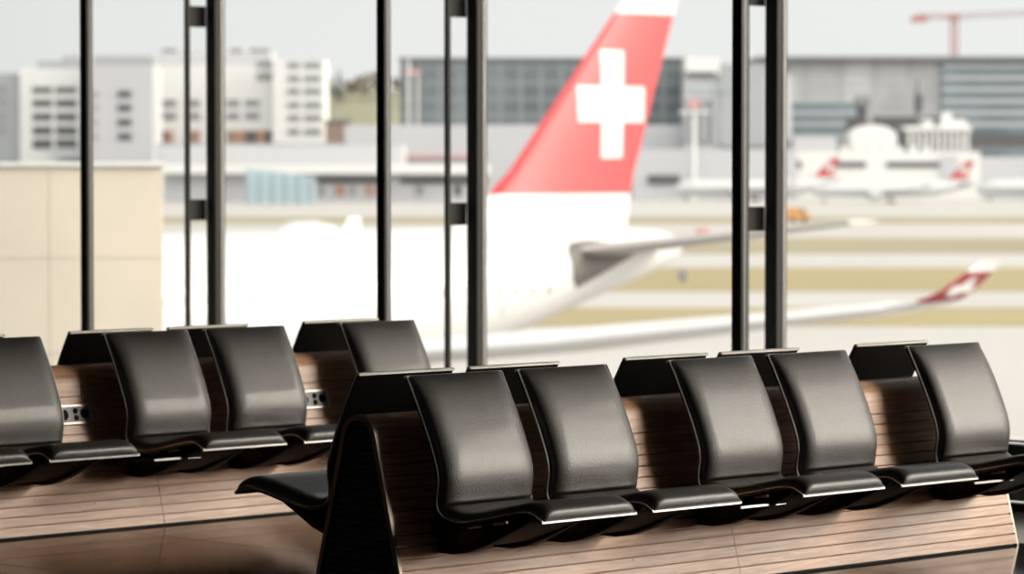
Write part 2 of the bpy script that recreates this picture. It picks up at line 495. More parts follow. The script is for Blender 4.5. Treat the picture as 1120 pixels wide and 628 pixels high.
def half(z): return .270 - .265 * z
ZC, RR, TILT = .658, .092, math.atan(.265)
def body_profile(inset=0.0, grooves=True):
    """right half from the floor up over the rounded ridge to the left floor"""
    pts = []
    z = .012
    step = .043
    zs = []
    k = 0
    side = []
    zt = ZC + RR * math.sin(TILT)
    if grooves:
        z = .010
        side.append((half(z), z))
        g = .052
        while g < .625:
            side += [(half(g - .003), g - .003), (half(g) - .009, g - .0026), (half(g) - .009, g + .0026), (half(g + .003), g + .003)]
            g += step
    else:
        side = [(half(.010), .010)]
    side = [(y - inset, z) for y, z in side]
    arc = [((RR - inset) * math.cos(a), ZC + (RR - inset) * math.sin(a)) for a in [TILT + (PI - 2 * TILT) * i / 24 for i in range(25)]]
    left = [(-y, z) for y, z in reversed(side)]
    return side + arc + left

def make_bench(name, label, cx, cy, s0, s1, seam, near, far, trays, outlets, louver_end=True):
    root = empty(name, (cx, cy, 0)); tag(root, label, 'bench', 'waiting lounge benches')
    # timber casing in two lengths
    for a, b in ((s0 + .012, seam - .0015), (seam + .0015, s1)):
        bm = bmesh.new()
        pr = body_profile()
        A = [bm.verts.new((a, y, z)) for y, z in pr]; B = [bm.verts.new((b, y, z)) for y, z in pr]
        n = len(pr)
        for i in range(n - 1): bm.faces.new((A[i], A[i+1], B[i+1], B[i]))
        bm.faces.new((A[n-1], A[0], B[0], B[n-1]))
        for V in (A, B):
            h = n // 2
            for i in range(h):
                j = n - 1 - i
                if i + 1 < j - 1: bm.faces.new((V[i], V[i+1], V[j-1], V[j]))
                elif i + 1 == j - 1: bm.faces.new((V[i], V[i+1], V[j]))
        new_obj('timber_casing', bm, M['wood'], root, smooth=True)
    # recessed plinth
    boxobj('plinth', M['black'], root, s0 + .02, s1 - .02, -.255, .255, 0, .0095)
    # end frames with louvres
    for sx, dr in ((s0, -1), (s1, 1)):
        bm = bmesh.new()
        outer = body_profile(0, False); inner = body_profile(.021, False)
        outer = [(y * 1.012, z + .002) for y, z in outer]
        outer[0] = (half(.0) * 1.0, .002); outer[-1] = (-half(.0), .002)
        inner[0] = (half(.0) - .022, .002); inner[-1] = (-half(.0) + .022, .002)
        xa, xb = (sx - .004, sx + .012) if dr < 0 else (sx - .001, sx + .010)
        V = [[bm.verts.new((xx, y, z)) for y, z in pr] for xx in (xa, xb) for pr in (outer, inner)]
        n = len(outer)
        for i in range(n - 1):
            bm.faces.new((V[0][i], V[0][i+1], V[1][i+1], V[1][i])); bm.faces.new((V[2][i], V[3][i], V[3][i+1], V[2][i+1]))
            bm.faces.new((V[0][i], V[2][i], V[2][i+1], V[0][i+1])); bm.faces.new((V[1][i], V[1][i+1], V[3][i+1], V[3][i]))
        for i in (0, n - 1): bm.faces.new((V[0][i], V[1][i], V[3][i], V[2][i]))
        fr = new_obj('end_frame', bm, M['bronze'], root, smooth=True)
        bm = bmesh.new()
        z = .03
        while z < .735:
            if z < .66: hw = half(z) - .016
            else: hw = math.sqrt(max(0, (RR - .014) ** 2 - (z - ZC) ** 2))
            if hw > .02:
                x = sx + (.002 if dr < 0 else 0)
                tx = .006 * -dr
                vs = [(x, z), (x + tx, z + .009), (x + tx, z + .013), (x, z + .004)]
                a = [bm.verts.new((p, -hw, q)) for p, q in vs]; b = [bm.verts.new((p, hw, q)) for p, q in vs]
                for i in range(4): bm.faces.new((a[i], a[(i+1) % 4], b[(i+1) % 4], b[i]))
                bm.faces.new(a[::-1]); bm.faces.new(b)
            z += .0262
        new_obj('vent_louvres', bm, M['louver'], root)
        bm = bmesh.new()
        pr = body_profile(.012, False)
        if dr < 0: extrude_fan(bm, pr, sx + .0085, sx + .0118)
        else: extrude_fan(bm, pr, sx + .0002, sx + .004)
        new_obj('end_panel', bm, M['black'], root)
    for x in near: make_seat(root, x, False, 0)
    for x in far: make_seat(root, x, True, 0)
    for x in trays:            # small metal side trays at the start of a pair
        bm = bmesh.new()
        pr = [(.225, .300), (.56, .334), (.585, .338), (.585, .345), (.56, .344), (.225, .325)]
        extrude_yz(bm, pr, x, x + .27)
        t = new_obj('side_tray', bm, M['bracket'], root)
        bm = bmesh.new(); box(bm, x, x + .27, .5835, .589, .337, .346)
        new_obj('tray_edge', bm, M['chrome'], t)
    for x in outlets:
        z0, z1 = .487, .572
        fr = empty_mesh_plate(root, x, z0, z1)
    return root

def extrude_fan(bm, pr, x0, x1):
    A = [bm.verts.new((x0, y, z)) for y, z in pr]; B = [bm.verts.new((x1, y, z)) for y, z in pr]
    n = len(pr)
    for i in range(n): bm.faces.new((A[i], A[(i+1) % n], B[(i+1) % n], B[i]))
    for V in (A, B):
        for i in range(n // 2):
            j = n - 1 - i
            if i + 1 < j - 1: bm.faces.new((V[i], V[i+1], V[j-1], V[j]))
            elif i + 1 == j - 1: bm.faces.new((V[i], V[i+1], V[j]))

def empty_mesh_plate(root, x, z0, z1):
    """power outlet: steel plate, three round sockets, on the sloping timber face"""
    W = .21
    def slab(x0, x1, za, zb, off0, off1, mi=0, bm=None):
        c = math.cos(TILT); s = math.sin(TILT)
        vs = []
        for off in (off0, off1):
            for xx, zz in ((x0, za), (x1, za), (x1, zb), (x0, zb)):
                vs.append(bm.verts.new((xx, half(zz) + off * c, zz + off * s)))
        for q in ((0,3,2,1),(4,5,6,7),(0,1,5,4),(1,2,6,5),(2,3,7,6),(3,0,4,7)): bm.faces.new([vs[i] for i in q])
    bm = bmesh.new(); slab(x, x + W, z0, z1, -.002, .006, bm=bm)
    p = new_obj('power_outlet', bm, M['plate'], root)
    bm = bmesh.new(); slab(x + .006, x + W - .012, z0 + .007, z1 - .007, .0062, .0075, bm=bm)
    new_obj('outlet_inlay', bm, M['inlay'], p)
    c = math.cos(TILT); s = math.sin(TILT)
    for xx, zz, r in ((x + .045, z0 + .042, .026), (x + .115, z0 + .057, .0135), (x + .115, z0 + .026, .0135), (x + .163, z0 + .044, .022)):
        bm = bmesh.new()
        y = half(zz)
        tube(bm, [(xx, y + .0077 * c, zz + .0077 * s), (xx, y + .010 * c, zz + .010 * s)], r, 20)
        new_obj('socket', bm, M['socket'], p)
    return p

make_bench('waiting_bench', 'front timber-cased bench with black leather seats and a louvred end, nearest the viewer',
           0, .065, -.12, 3.585, 1.742, [0, .588, 1.452, 2.058, 2.976], [0, .588, 1.475, 2.062, 2.952], [1.37, 2.86], [])
make_bench('waiting_bench', 'rear timber-cased bench with power outlets, standing at left behind the front bench',
           0, .065 - 3.342, -2.6, 3.28, 1.519, [-1.07, -.195, .400, 1.268, 1.877, 2.747], [-1.07, -.195, .400, 1.278, 1.877, 2.748],
           [1.19, 2.66, -.28], [.985, 2.462])

# ------------------------------------------------------------------ lounge shell
FS = 4.813                     # plane of the glass wall
def struct(o, label=None): tag(o, label, None, None, 'structure'); return o
struct(boxobj('floor', M['floor'], None, -28, FS + .10, -16, 16, -.35, 0), 'dark polished stone floor')
struct(boxobj('ceiling', M['ceil'], None, -28, FS + .5, -16, 16.3, 4.0, 4.3))
struct(boxobj('wall_back', M['wall'], None, -28.3, -28, -16, 16, -.35, 4.0))
struct(boxobj('wall_left', M['wall'], None, -28, FS + .1, -16.3, -16, -.35, 4.0))

M['sheen'] = mat('painted_floor_sheen', (.62, .61, .59), .3, noise_amt=.08, noise_scale=4)  # pale colour stands in for bright sky mirrored in the floor
struct(boxobj('floor_sheen_1', M['sheen'], None, 3.66, FS - .012, -16, 16, 0.0, .003), 'painted reflection border along the glass wall')
MUL = [-2.339 - 2.6635 * k for k in range(-6, 6)]     # mullion centres across the glass wall
MUL = [y for y in MUL if -15.8 < y < 16]
def mullion(par, y):
    bm = bmesh.new()
    box(bm, FS - .01, FS + .042, y - .062, y + .004, .0, 4.0, 0, .003)
    new_obj('mullion', bm, M['mullion'], par, True)
    bm = bmesh.new(); box(bm, FS + .008, FS + .022, y + .0042, y + .0062, .0, 4.0)
    new_obj('glazing_bead', bm, M['gasket'], par)
MUL.sort()
edges = MUL + [16.0]
n = 0
for a, b in zip(edges, edges[1:]):
    n += 1
    w = struct(empty('window_%d' % n, (0, 0, 0)))
    mullion(w, a)
    boxobj('glass_pane', M['glass'], w, FS + .024, FS + .025, a + .004, b - .062, .36, 4.0)
    boxobj('lower_glass', M['teal_panel'], w, FS + .022, FS + .028, a + .004, b - .062, .05, .27)
    boxobj('bottom_rail', M['mullion'], w, FS - .01, FS + .05, a + .005, b - .063, .0, .042)
    boxobj('transom', M['mullion'], w, FS - .03, FS + .05, a + .005, b - .063, .27, .325)
    boxobj('transom_bead', M['gasket'], w, FS - .01, FS + .03, a + .005, b - .063, .336, .345)
struct(boxobj('wall_right', M['wall'], None, -28, FS + .1, 16, 16.3, -.35, 4.0))

# glowing fill panels added under the ceiling, out of view, to brighten edges
for lx in (-20, -14.5, -9):
    for ly in (-8, -2.5, 3):
        r = empty('fill_light', (lx, ly, 4.0)); tag(r, 'square glowing panel added out of view as fill for the lounge', 'fill light', 'added fill panels')
        boxobj('housing', M['mullion'], r, -.66, .66, -.66, .66, -.05, 0)
        boxobj('glow_face', M['fill_glow'], r, -.6, .6, -.6, .6, -.058, -.0505)

# ladder columns outside the glass
places = ['leftmost of the three dark steel ladder columns, beside the beige wall',
          'middle dark steel ladder column, just left of the red tail fin',
          'right-hand dark steel ladder column, right of the red tail fin']
CX = 7.8
for k, (yc, lab) in enumerate(zip((-9.932, -7.269, -4.65), places)):
    root = empty('steel_column', (CX, yc, GZ)); tag(root, lab, 'column', 'dark steel columns outside the glass wall')
    H = 4.35 - GZ
    bm = bmesh.new()
    box(bm, 0, .095, -.10, 0, 0, H, 0, .004)
    new_obj('main_chord', bm, M['steel_post'], root, True)
    bm = bmesh.new(); box(bm, .052, .076, .0002, .006, 0, H)
    new_obj('face_strip', bm, M['gasket'], root)
    bm = bmesh.new(); box(bm, -.176, -.146, -.135, -.100, 0, H, 0, .003)
    new_obj('slim_chord', bm, M['steel_post'], root, True)
    z = 1.325 - 1.385 * 7
    z = [1.325 + 1.385 * j for j in range(-7, 3)]
    for zz in z:
        bm = bmesh.new()
        a, b = zz - .075 - GZ, zz + .075 - GZ
        box(bm, -.1455, -.0005, -.118, -.100, a, b)
        new_obj('web_plate', bm, M['steel_post'], root)
struct(boxobj('roof_overhang', M['ceil'], None, FS + .5, 8.3, -16, 3, 4.35, 4.6))

# ------------------------------------------------------------------ ground
def camrect(name, material, d0, d1, z0, z1, X0=-1500, X1=1500, label=None, kind='structure'):
    """a slab lying square to the viewing direction, from d0 to d1 metres out"""
    bm = bmesh.new()
    c = []
    for zz in (z0, z1):
        for X, Y in ((X0, d0), (X1, d0), (X1, d1), (X0, d1)):
            p = Vector((CAM.x, CAM.y, 0)) + RT * X + FWH * Y
            c.append(bm.verts.new((p.x, p.y, zz)))
    for q in ((0,3,2,1),(4,5,6,7),(0,1,5,4),(1,2,6,5),(2,3,7,6),(3,0,4,7)): bm.faces.new([c[i] for i in q])
    o = new_obj(name, bm, material)
    tag(o, label, None, None, kind)
    return o
bm = bmesh.new(); box(bm, 8.0, 3000, -3000, 1500, GZ - .5, GZ)
struct(new_obj('ground', bm, M['apron']), 'pale concrete apron')
def dist(y): return 10.5 * F_PX / (y - 170.1)
GR = [(357, 337, 'grass', 'nearest strip of dry grass, behind the wing and winglet'), (319, 293, 'grass', 'widest yellow-green grass strip, second from the apron'),
      (277.5, 260.5, 'grass2', 'third strip of grass, level with the tail cone'), (244.5, 237.5, 'grass2', 'farthest thin grass strip before the parked planes')]
for ya, yb, mm, lb in GR:
    tag(camrect('grass_strip', M[mm], dist(ya), dist(yb), GZ + .01, GZ + .05, -260, 500), lb, 'grass', None, 'stuff')

# ------------------------------------------------------------------ the big airliner
def ring_surface(bm, stations, seg=48, mi=0):
    """stations: (x, zc, ry, rz)"""
    rings = []
    for x, zc, ry, rz in stations:
        rings.append([bm.verts.new((x, ry * math.sin(2*PI*k/seg), zc + rz * math.cos(2*PI*k/seg))) for k in range(seg)])
    for A, B in zip(rings, rings[1:]):
        for k in range(seg):
            bm.faces.new((A[k], A[(k+1) % seg], B[(k+1) % seg], B[k]))
    bm.faces.new(rings[0][::-1]); bm.faces.new(rings[-1])

def foil(c, t, n=14):
    """airfoil outline (x, z), chord c, leading edge at 0, thickness ratio t"""
    up, lo = [], []
    for i in range(n + 1):
        x = .5 - .5 * math.cos(PI * i / n)
        y = 5 * t * (.2969 * math.sqrt(x) - .126 * x - .3516 * x*x + .2843 * x**3 - .1036 * x**4)
        up.append((x * c, y * c)); lo.append((x * c, -y * c * .8))
    return up + lo[::-1][1:-1]

def loft(bm, secs, mi=0):
    rings = [[bm.verts.new(p) for p in s] for s in secs]
    n = len(rings[0])
    for A, B in zip(rings, rings[1:]):
        for k in range(n):
            f = bm.faces.new((A[k], A[(k+1) % n], B[(k+1) % n], B[k])); f.material_index = mi
    f = bm.faces.new(rings[0][::-1]); f.material_index = mi
    f = bm.faces.new(rings[-1]); f.material_index = mi

def lin(tab, x):
    if x <= tab[0][0]: return tab[0][1:]
    for a, b in zip(tab, tab[1:]):
        if x <= b[0]:
            f = (x - a[0]) / (b[0] - a[0]); f = f * f * (3 - 2 * f) if False else f
            return tuple(p + (q - p) * f for p, q in zip(a[1:], b[1:]))
    return tab[-1][1:]

# nose at x = 0, tail cone end near x = 62.5; ground at z = 0
FUS = [(0, 4.3, .05, .05), (.4, 4.3, .75, .7), (1.2, 4.35, 1.35, 1.25), (2.6, 4.55, 1.95, 1.9), (4.5, 4.85, 2.45, 2.45), (7, 5.05, 2.75, 2.75), (9, 5.1, 2.82, 2.82),
       (25, 5.1, 2.82, 2.82), (40, 5.1, 2.82, 2.82), (44, 5.14, 2.80, 2.78), (48, 5.36, 2.66, 2.55), (51, 5.66, 2.42, 2.24), (54, 6.02, 2.08, 1.86), (57, 6.40, 1.62, 1.44),
       (59.5, 6.70, 1.18, 1.08), (61.3, 6.90, .80, .80), (62.4, 6.98, .50, .52), (62.9, 7.0, .22, .26)]
TAIL_END = 62.9

def make_airliner(name, label, group=None, detail=True, livery='red', markings=True):
    root = empty(name); tag(root, label, 'airplane', group)
    bm = bmesh.new()
    st = []
    fx = [f[0] for f in FUS]
    cur = catmull([Vector((f[0], f[1], f[3])) for f in FUS], 4)
    cury = catmull([Vector((f[0], f[2], 0)) for f in FUS], 4)
    ring_surface(bm, [(a[0], a[1], max(.03, b[1]), max(.03, a[2])) for a, b in zip(cur, cury)], 56)
    fus = new_obj('fuselage', bm, M['plane_white'], root, True)
    if detail:
        bm = bmesh.new()       # satcom dome and a blade aerial on the crown
        ring_surface(bm, [(41.3, 7.85, .05, .02), (41.6, 7.87, .4, .20), (42.2, 7.88, .6, .36), (43.2, 7.88, .6, .36), (43.9, 7.87, .45, .22), (44.3, 7.85, .05, .02)], 20)
        d = new_obj('antenna_dome', bm, M['plane_white'], root, True)
        d.location = DOME
        bm = bmesh.new(); loft(bm, [[(x + 36, y, 7.8) for x, y in foil(1.0, .12, 6)], [(x * .6 + 36.4, y, 8.35) for x, y in foil(1.0, .1, 6)]])
        a = new_obj('blade_antenna', bm, M['plane_white'], root, True); a.location = BLADE
    # fin: white base, red field, white tip.  (z, leading x, trailing x)
    FIN = [(6.9, 49.6, 60.4), (8.15, 51.9, 60.75), (9.0, 53.05, 61.0), (14.9, 58.85, 62.55), (15.9, 59.75, 62.8), (16.6, 60.5, 62.9)]
    FIN = [(6.9, 49.4, 59.8), (8.2, 51.2, 60.05), (9.1, 52.6, 60.2), (9.8, 53.55, 60.35), (15.85, 59.27, 62.6), (16.9, 60.3, 62.95), (17.4, 61.2, 63.0)]
    def fin_secs(z0, z1, k=8):
        S = []
        for i in range(k + 1):
            z = z0 + (z1 - z0) * i / k; le, te = lin(FIN, z)
            c = te - le
            S.append([(le + x, y, z) for x, y in foil(c, .10 * (1 - .02 * (z - 7)), 12)])
        return S
    ZR0, ZR1 = 9.08, 15.85
    bm = bmesh.new(); loft(bm, fin_secs(6.9, ZR0)); new_obj('fin_base', bm, M['plane_white'], root, True)
    bm = bmesh.new(); loft(bm, fin_secs(ZR0, ZR1)); fin = new_obj('tail_fin', bm, M['plane_red'] if livery == 'red' else M['plane_white'], root, True)
    bm = bmesh.new(); loft(bm, fin_secs(ZR1, 17.4)); new_obj('fin_tip', bm, M['plane_white'], root, True)
    if markings:
        # equal-armed cross on both faces of the fin, laid on its curved surface
        cx, cz, A, hw = 58.98, 12.42, 2.02, .64
        def fin_y(x, z):
            le, te = lin(FIN, z); c = te - le; q = min(1, max(0.001, (x - le) / c)); t = .10 * (1 - .02 * (z - 7))
            return 5 * t * c * (.2969 * math.sqrt(q) - .126 * q - .3516 * q*q + .2843 * q**3 - .1036 * q**4)
        for side in (-1, 1):
            bm = bmesh.new()
            N = 24
            grid = {}
            def V(i, j):
                if (i, j) not in grid:
                    x = cx + A * .95 * i / N; z = cz + A * j / N
                    grid[(i, j)] = bm.verts.new((x, side * (fin_y(x, z) + .02), z))
                return grid[(i, j)]
            w = round(hw / A * N)
            for i in range(-N, N):
                for j in range(-N, N):
                    if (-w <= i < w) or (-w <= j < w):
                        bm.faces.new((V(i, j), V(i+1, j), V(i+1, j+1), V(i, j+1)))
            r = bmesh.ops.extrude_face_region(bm, geom=bm.faces[:])
            for v in r['geom']:
                if isinstance(v, bmesh.types.BMVert): v.co.y -= side * .015
            new_obj('cross_emblem', bm, M['plane_white'], fin)
    # tailplanes (port is +y): x rootLE
    for side in (1, -1):
        S = []
        for i in range(7):
            t = i / 6; y = side * (.4 + 9.3 * t); le = 54.9 + 6.3 * t; c = 5.6 - 3.7 * t; z = 6.85 + 1.25 * t
            S.append([(le + a, y, z + b) for a, b in foil(c, .10, 10)])
        bm = bmesh.new(); loft(bm, S); new_obj('tailplane', bm, M['tailplane'], root, True)
        # bare metal sealing plate around the tailplane root
        bm = bmesh.new()
        ci = catmull([Vector((f[0], f[1], f[3])) for f in FUS], 4); cj = catmull([Vector((f[0], f[2], 0)) for f in FUS], 4)
        def surf(x, z):
            for (a, b), (c, d) in zip(zip(ci, ci[1:]), zip(cj, cj[1:])):
                if a[0] <= x <= b[0]:
                    f = (x - a[0]) / (b[0] - a[0]); zc = a[1] + (b[1]-a[1])*f; rz = a[2] + (b[2]-a[2])*f; ry = c[1] + (d[1]-c[1])*f
                    q = (z - zc) / rz
                    return ry * math.sqrt(max(0, 1 - q * q))
            return 0
        rows = []
        for i in range(13):
            x = 55.0 + 4.3 * i / 12
            t = i / 12
            zt = 7.25 - .35 * t ** 2 + .18 * math.sin(PI * t); zb = 5.55 + 1.35 * t
            if i == 0: zt, zb = 7.0, 6.0
            rows.append([bm.verts.new((x, side * (surf(x, zb + (zt - zb) * j / 8) + .03), zb + (zt - zb) * j / 8)) for j in range(9)])
        for A_, B_ in zip(rows, rows[1:]):
            for j in range(8): bm.faces.new((A_[j], A_[j+1], B_[j+1], B_[j]))
        r = bmesh.ops.extrude_face_region(bm, geom=bm.faces[:])
        for v in r['geom']:
            if isinstance(v, bmesh.types.BMVert): v.co.y -= side * .06
        new_obj('tailplane_seal_plate', bm, M['plane_grey'], root, True)
        # wing
        WT = [(1.5, 20.0, 32.5, 3.9, .14), (9.5, 26.2, 33.6, 4.1, .13), (20, 34.4, 39.4, 5.05, .165), (28.0, 40.3, 42.9, 6.12, .15)]
        S = []
        for i in range(15):
            y = 1.5 + 26.5 * i / 14; le, te, z, t = lin(WT, y)
            S.append([(le + a, side * y, z + b) for a, b in foil(te - le, t, 12)])
        bm = bmesh.new(); loft(bm, S); wing = new_obj('wing', bm, M['wing_grey'], root, True)
        # winglet: white blend, red field, white tip
        WL = [(28.0, 6.12, 40.3, 42.9), (28.6, 6.25, 40.9, 43.1), (29.0, 6.50, 41.6, 43.3), (29.3, 7.15, 42.7, 44.0), (29.4, 7.45, 43.3, 44.2)]
        def wl_secs(i0, i1, k=4, t0=0, t1=1):
            S = []
            for s_ in range(k + 1):
                f = i0 + (i1 - i0) * s_ / k
                a = int(min(len(WL) - 2, math.floor(f))); q = f - a
                y, z, le, te = (WL[a][m_] + (WL[a+1][m_] - WL[a][m_]) * q for m_ in range(4))
                tilt = [0.3, .8, 1.2, 1.4, 1.5][min(4, int(f + .001))]
                S.append([(le + u, side * (y - v * math.sin(tilt)), z + v * math.cos(tilt)) for u, v in foil(te - le, .09, 8)])
            return S
        bm = bmesh.new(); loft(bm, wl_secs(0, 1.3)); wlt = new_obj('winglet', bm, M['plane_white'], wing, True)
        bm = bmesh.new(); loft(bm, wl_secs(1.3, 3)); new_obj('winglet_red_panel', bm, M['wing_tip_red'] if livery == 'red' else M['plane_white'], wing, True)
        bm = bmesh.new(); loft(bm, wl_secs(3, 4)); new_obj('winglet_tip', bm, M['plane_white'], wing, True)
        if markings:           # the same cross on the winglet
            bm = bmesh.new()
            def wp(u, v):      # u along chord, v up the winglet
                f = 2.25 + v * .5; a = int(min(3, f)); q = f - a
                y, z, le, te = (WL[a][m_] + (WL[a+1][m_] - WL[a][m_]) * q for m_ in range(4))
                return Vector((le + (te - le) * (.5 + u), side * (y + .10), z))
            for us, vs in (((-.32, .32), (-.35, .35)), ((-.11, .11), (-1.0, 1.0))):
                for off in (0,):
                    q = [wp(us[0], vs[0]), wp(us[1], vs[0]), wp(us[1], vs[1]), wp(us[0], vs[1])]
                    A_ = [bm.verts.new(p) for p in q]; B_ = [bm.verts.new(p - Vector((0, side * .22, 0))) for p in q]
                    for i in range(4): bm.faces.new((A_[i], A_[(i+1) % 4], B_[(i+1) % 4], B_[i]))
                    bm.faces.new(A_); bm.faces.new(B_[::-1])
            new_obj('winglet_emblem', bm, M['plane_white'], wing)
        # engine on a pylon
        bm = bmesh.new()
        ring_surface(bm, [(0, 0, 1.25, 1.25), (.3, 0, 1.42, 1.42), (1.6, 0, 1.5, 1.5), (3.4, 0, 1.38, 1.38), (4.9, 0, 1.05, 1.05), (5.0, 0, .7, .7), (6.4, 0, .35, .35)], 32)
        e = new_obj('engine', bm, M['plane_white'], root, True); e.location = (22.3, side * 9.4, 2.7)
        bm = bmesh.new(); tube(bm, [(-.03, 0, 0), (.01, 0, 0)], 1.15, 32); new_obj('intake', bm, M['engine'], e)
        boxobj('pylon', M['plane_white'], root, 24.0, 29.5, side * 9.4 - .18, side * 9.4 + .18, 3.9, 4.7)
    # landing gear
    for gx, gy in ((5.5, 0), (31.0, 4.5), (31.0, -4.5)):
        bm = bmesh.new(); tube(bm, [(gx, gy, 3.2), (gx, gy, .6)], .16, 10)
        g = new_obj('landing_gear', bm, M['wing_grey'], root, True)
        for wy in (-.45, .45):
            for wx in ((0,) if gy == 0 else (-.75, .75)):
                bm = bmesh.new(); tube(bm, [(gx + wx, gy + wy - .2, .62), (gx + wx, gy + wy + .2, .62)], .62, 20)
                new_obj('wheel', bm, M['tyre'], g, True)
    if detail:
        bm = bmesh.new()
        box(bm, -.13, .13, -.01, .01, -.19, .19, 0, .009)
        wmesh = new_obj('cabin_window', bm, M['pane_dark'], None, True)
        wd = wmesh.data; bpy.data.objects.remove(wmesh)
        for i in range(46):
            o = bpy.data.objects.new('cabin_window', wd); col.objects.link(o); o.parent = root
            x = 9.5 + i * .98; 
            zc, ry, rz = lin(FUS, x)
            zz = 5.75
            o.location = (x, ry * math.sqrt(1 - ((zz - zc) / rz) ** 2) + .005, zz); o.rotation_euler = (math.radians(10), 0, 0)
        for dx in (36.0, 51.0):  # passenger doors
            bm = bmesh.new()
            zc, ry, rz = lin(FUS, dx)
            ys = lambda z: ry * math.sqrt(max(0, 1 - ((z - zc) / rz) ** 2))
            for i in range(8):
                z0 = 4.75 + i * .24; z1 = z0 + .24
                vs = [bm.verts.new((dx + a, ys(z) + o_, z)) for o_ in (.0, .012) for a, z in ((-.03, z0), (.03, z0), (.03, z1), (-.03, z1))]
                for q in ((0,3,2,1),(4,5,6,7),(0,1,5,4),(1,2,6,5),(2,3,7,6),(3,0,4,7)): bm.faces.new([vs[k] for k in q])
            new_obj('door_seam', bm, M['win_soft'], root)
    return root

DOME = (.9, 0, 0); BLADE = (9.3, 0, 0)
air = make_airliner('airliner', 'large white airliner with a red tail fin bearing a white cross, close outside the glass')
tail = survey(742, 262, 140)
air.location = (tail.x - TAIL_END, tail.y, GZ)

# ------------------------------------------------------------------ beige building beside the apron
p = survey(178, 178, 42); q = survey(-60, 178, 42)
root = empty('beige_wall_building', (p.x, p.y, GZ)); tag(root, 'plain beige rendered wall block at left with a pale coping', 'building')
root.rotation_euler = (0, 0, TH - .097)
ztop = p.z - GZ
boxobj('wall', M['beige'], root, -4.2, 0, 0, -6, 0, ztop - .05, .02)
boxobj('coping', M['cap'], root, -4.25, .03, .04, -6.05, ztop - .05, ztop, .01)
for i in range(1, 3): boxobj('wall_joint', M['beige_joint'], root, -4.2 + i * 1.45, -4.19 + i * 1.45, .0, .003, 0, ztop - .06)
for i in range(1, 5): boxobj('wall_joint', M['beige_joint'], root, -4.2, 0, .0, .003, ztop - i * 1.1, ztop - i * 1.1 + .01)

# ------------------------------------------------------------------ far side of the airfield
def far_root(name, label, cat, xc, d, group=None):
    p = survey(xc, 200, d)
    r = empty(name, (p.x, p.y, GZ), TH); tag(r, label, cat, group)
    return r
def fx(x, xc, d): return (x - xc) * d / F_PX
def fz(y, d): return (170.1 - y) * d / F_PX + 10.5
def part(name, material, root, xc, d, x0, x1, y0, y1, front=0.0, depth=20.0, zero=False):
    """box part between image columns x0..x1 and rows y0..y1 as measured at distance d"""
    zb = 0 if zero else fz(y1, d)
    return boxobj(name, material, root, fx(x0, xc, d), fx(x1, xc, d), -front, -front - depth, zb, fz(y0, d))

# left office complex
d = 1000; xc = 60
r = far_root('office_building', 'white office block at far left with five rows of dark windows', 'building', xc, d)
part('wall', M['bld_white'], r, xc, d, 22, 97, 75, 0, 0, 30, True)
part('side_wing', M['bld_grey'], r, xc, d, -60, 21.8, 80, 0, 3, 30, True)
part('roof_block', M['bld_grey'], r, xc, d, 38, 66, 66, 74.9, 6, 18)
part('roof_block', M['bld_grey'], r, xc, d, 66.2, 97, 61, 74.9, 6, 18)
for ya, hh in ((98.5, 6), (113, 7.5), (128, 8), (143, 9), (157.5, 10.5)):
    for xa, xb in ((36, 57), (61.5, 84), (90, 96)):
        part('window', M['win'], r, xc, d, xa, xb, ya - hh / 2, ya + hh / 2, -.3, .28)
for ya in (97, 112, 127, 142):
    part('window', M['win_soft'], r, xc, d, -2, 3.5, ya - 4, ya + 4, 2.7, .28)
boxobj('canopy', M['bld_light'], r, fx(60, xc, d), fx(97, xc, d), 8, 2, fz(172, d), fz(162, d))

d = 980; xc = 132
r = far_root('grey_office_building', 'light grey office slab with one column of windows, right of the thin first mullion', 'building', xc, d)
part('wall', M['bld_light'], r, xc, d, 97, 168, 72, 0, 0, 25, True)
part('roof_block', M['bld_grey'], r, xc, d, 101, 166, 61, 71.9, 5, 15)
for ya in (103, 118, 134, 149.5):
    part('window', M['win'], r, xc, d, 129, 144, ya - 4, ya + 4, -.3, .28)
    part('window', M['win_soft'], r, xc, d, 103, 107, ya - 3, ya + 3, -.3, .28)

d = 1040; xc = 230
r = far_root('white_office_building', 'broad white office building with terracotta base strip, around the first ladder column', 'building', xc, d)
part('wall', M['bld_white'], r, xc, d, 168.5, 298, 72, 0, 0, 30, True)
part('roof_block', M['bld_light'], r, xc, d, 172, 296, 57, 71.9, 5, 20)
for a, b in ((176, 190), (250, 262), (272, 292)): part('roof_plant', M['bld_mid'], r, xc, d, a, b, 53, 56.9, 6, 8)
for a, b in ((173, 193), (203, 219), (248, 262), (268, 284)):
    for ya in (113, 127): part('window', M['win_soft'], r, xc, d, a, b, ya - 4, ya + 4, -.3, .28)
for ya in (70, 84): part('window', M['win_soft'], r, xc, d, 281, 298, ya - 4, ya + 4, -.3, .28)
for a, b, mm in ((168.6, 182, 'win'), (182.2, 190, 'orange'), (203, 214, 'brown'), (214.2, 219, 'orange'), (248, 257, 'brown'), (257.2, 268, 'orange'), (268.2, 281, 'win'), (281.2, 290, 'orange'), (290.2, 297.5, 'win')):
    part('base_panel', M[mm], r, xc, d, a, b, 143, 157, -.3, .28)

d = 1030; xc = 334
r = far_root('white_apartment_block', 'white block with six rows of windows, left of the wooded hill', 'building', xc, d)
part('wall', M['bld_white'], r, xc, d, 298.5, 355, 66, 0, 0, 25, True)
for ya in (71.5, 86, 100, 115, 129, 144):
    for a, b in ((315, 328), (333, 351)): part('window', M['win_soft'], r, xc, d, a, b, ya - 3.6, ya + 3.6, -.3, .28)

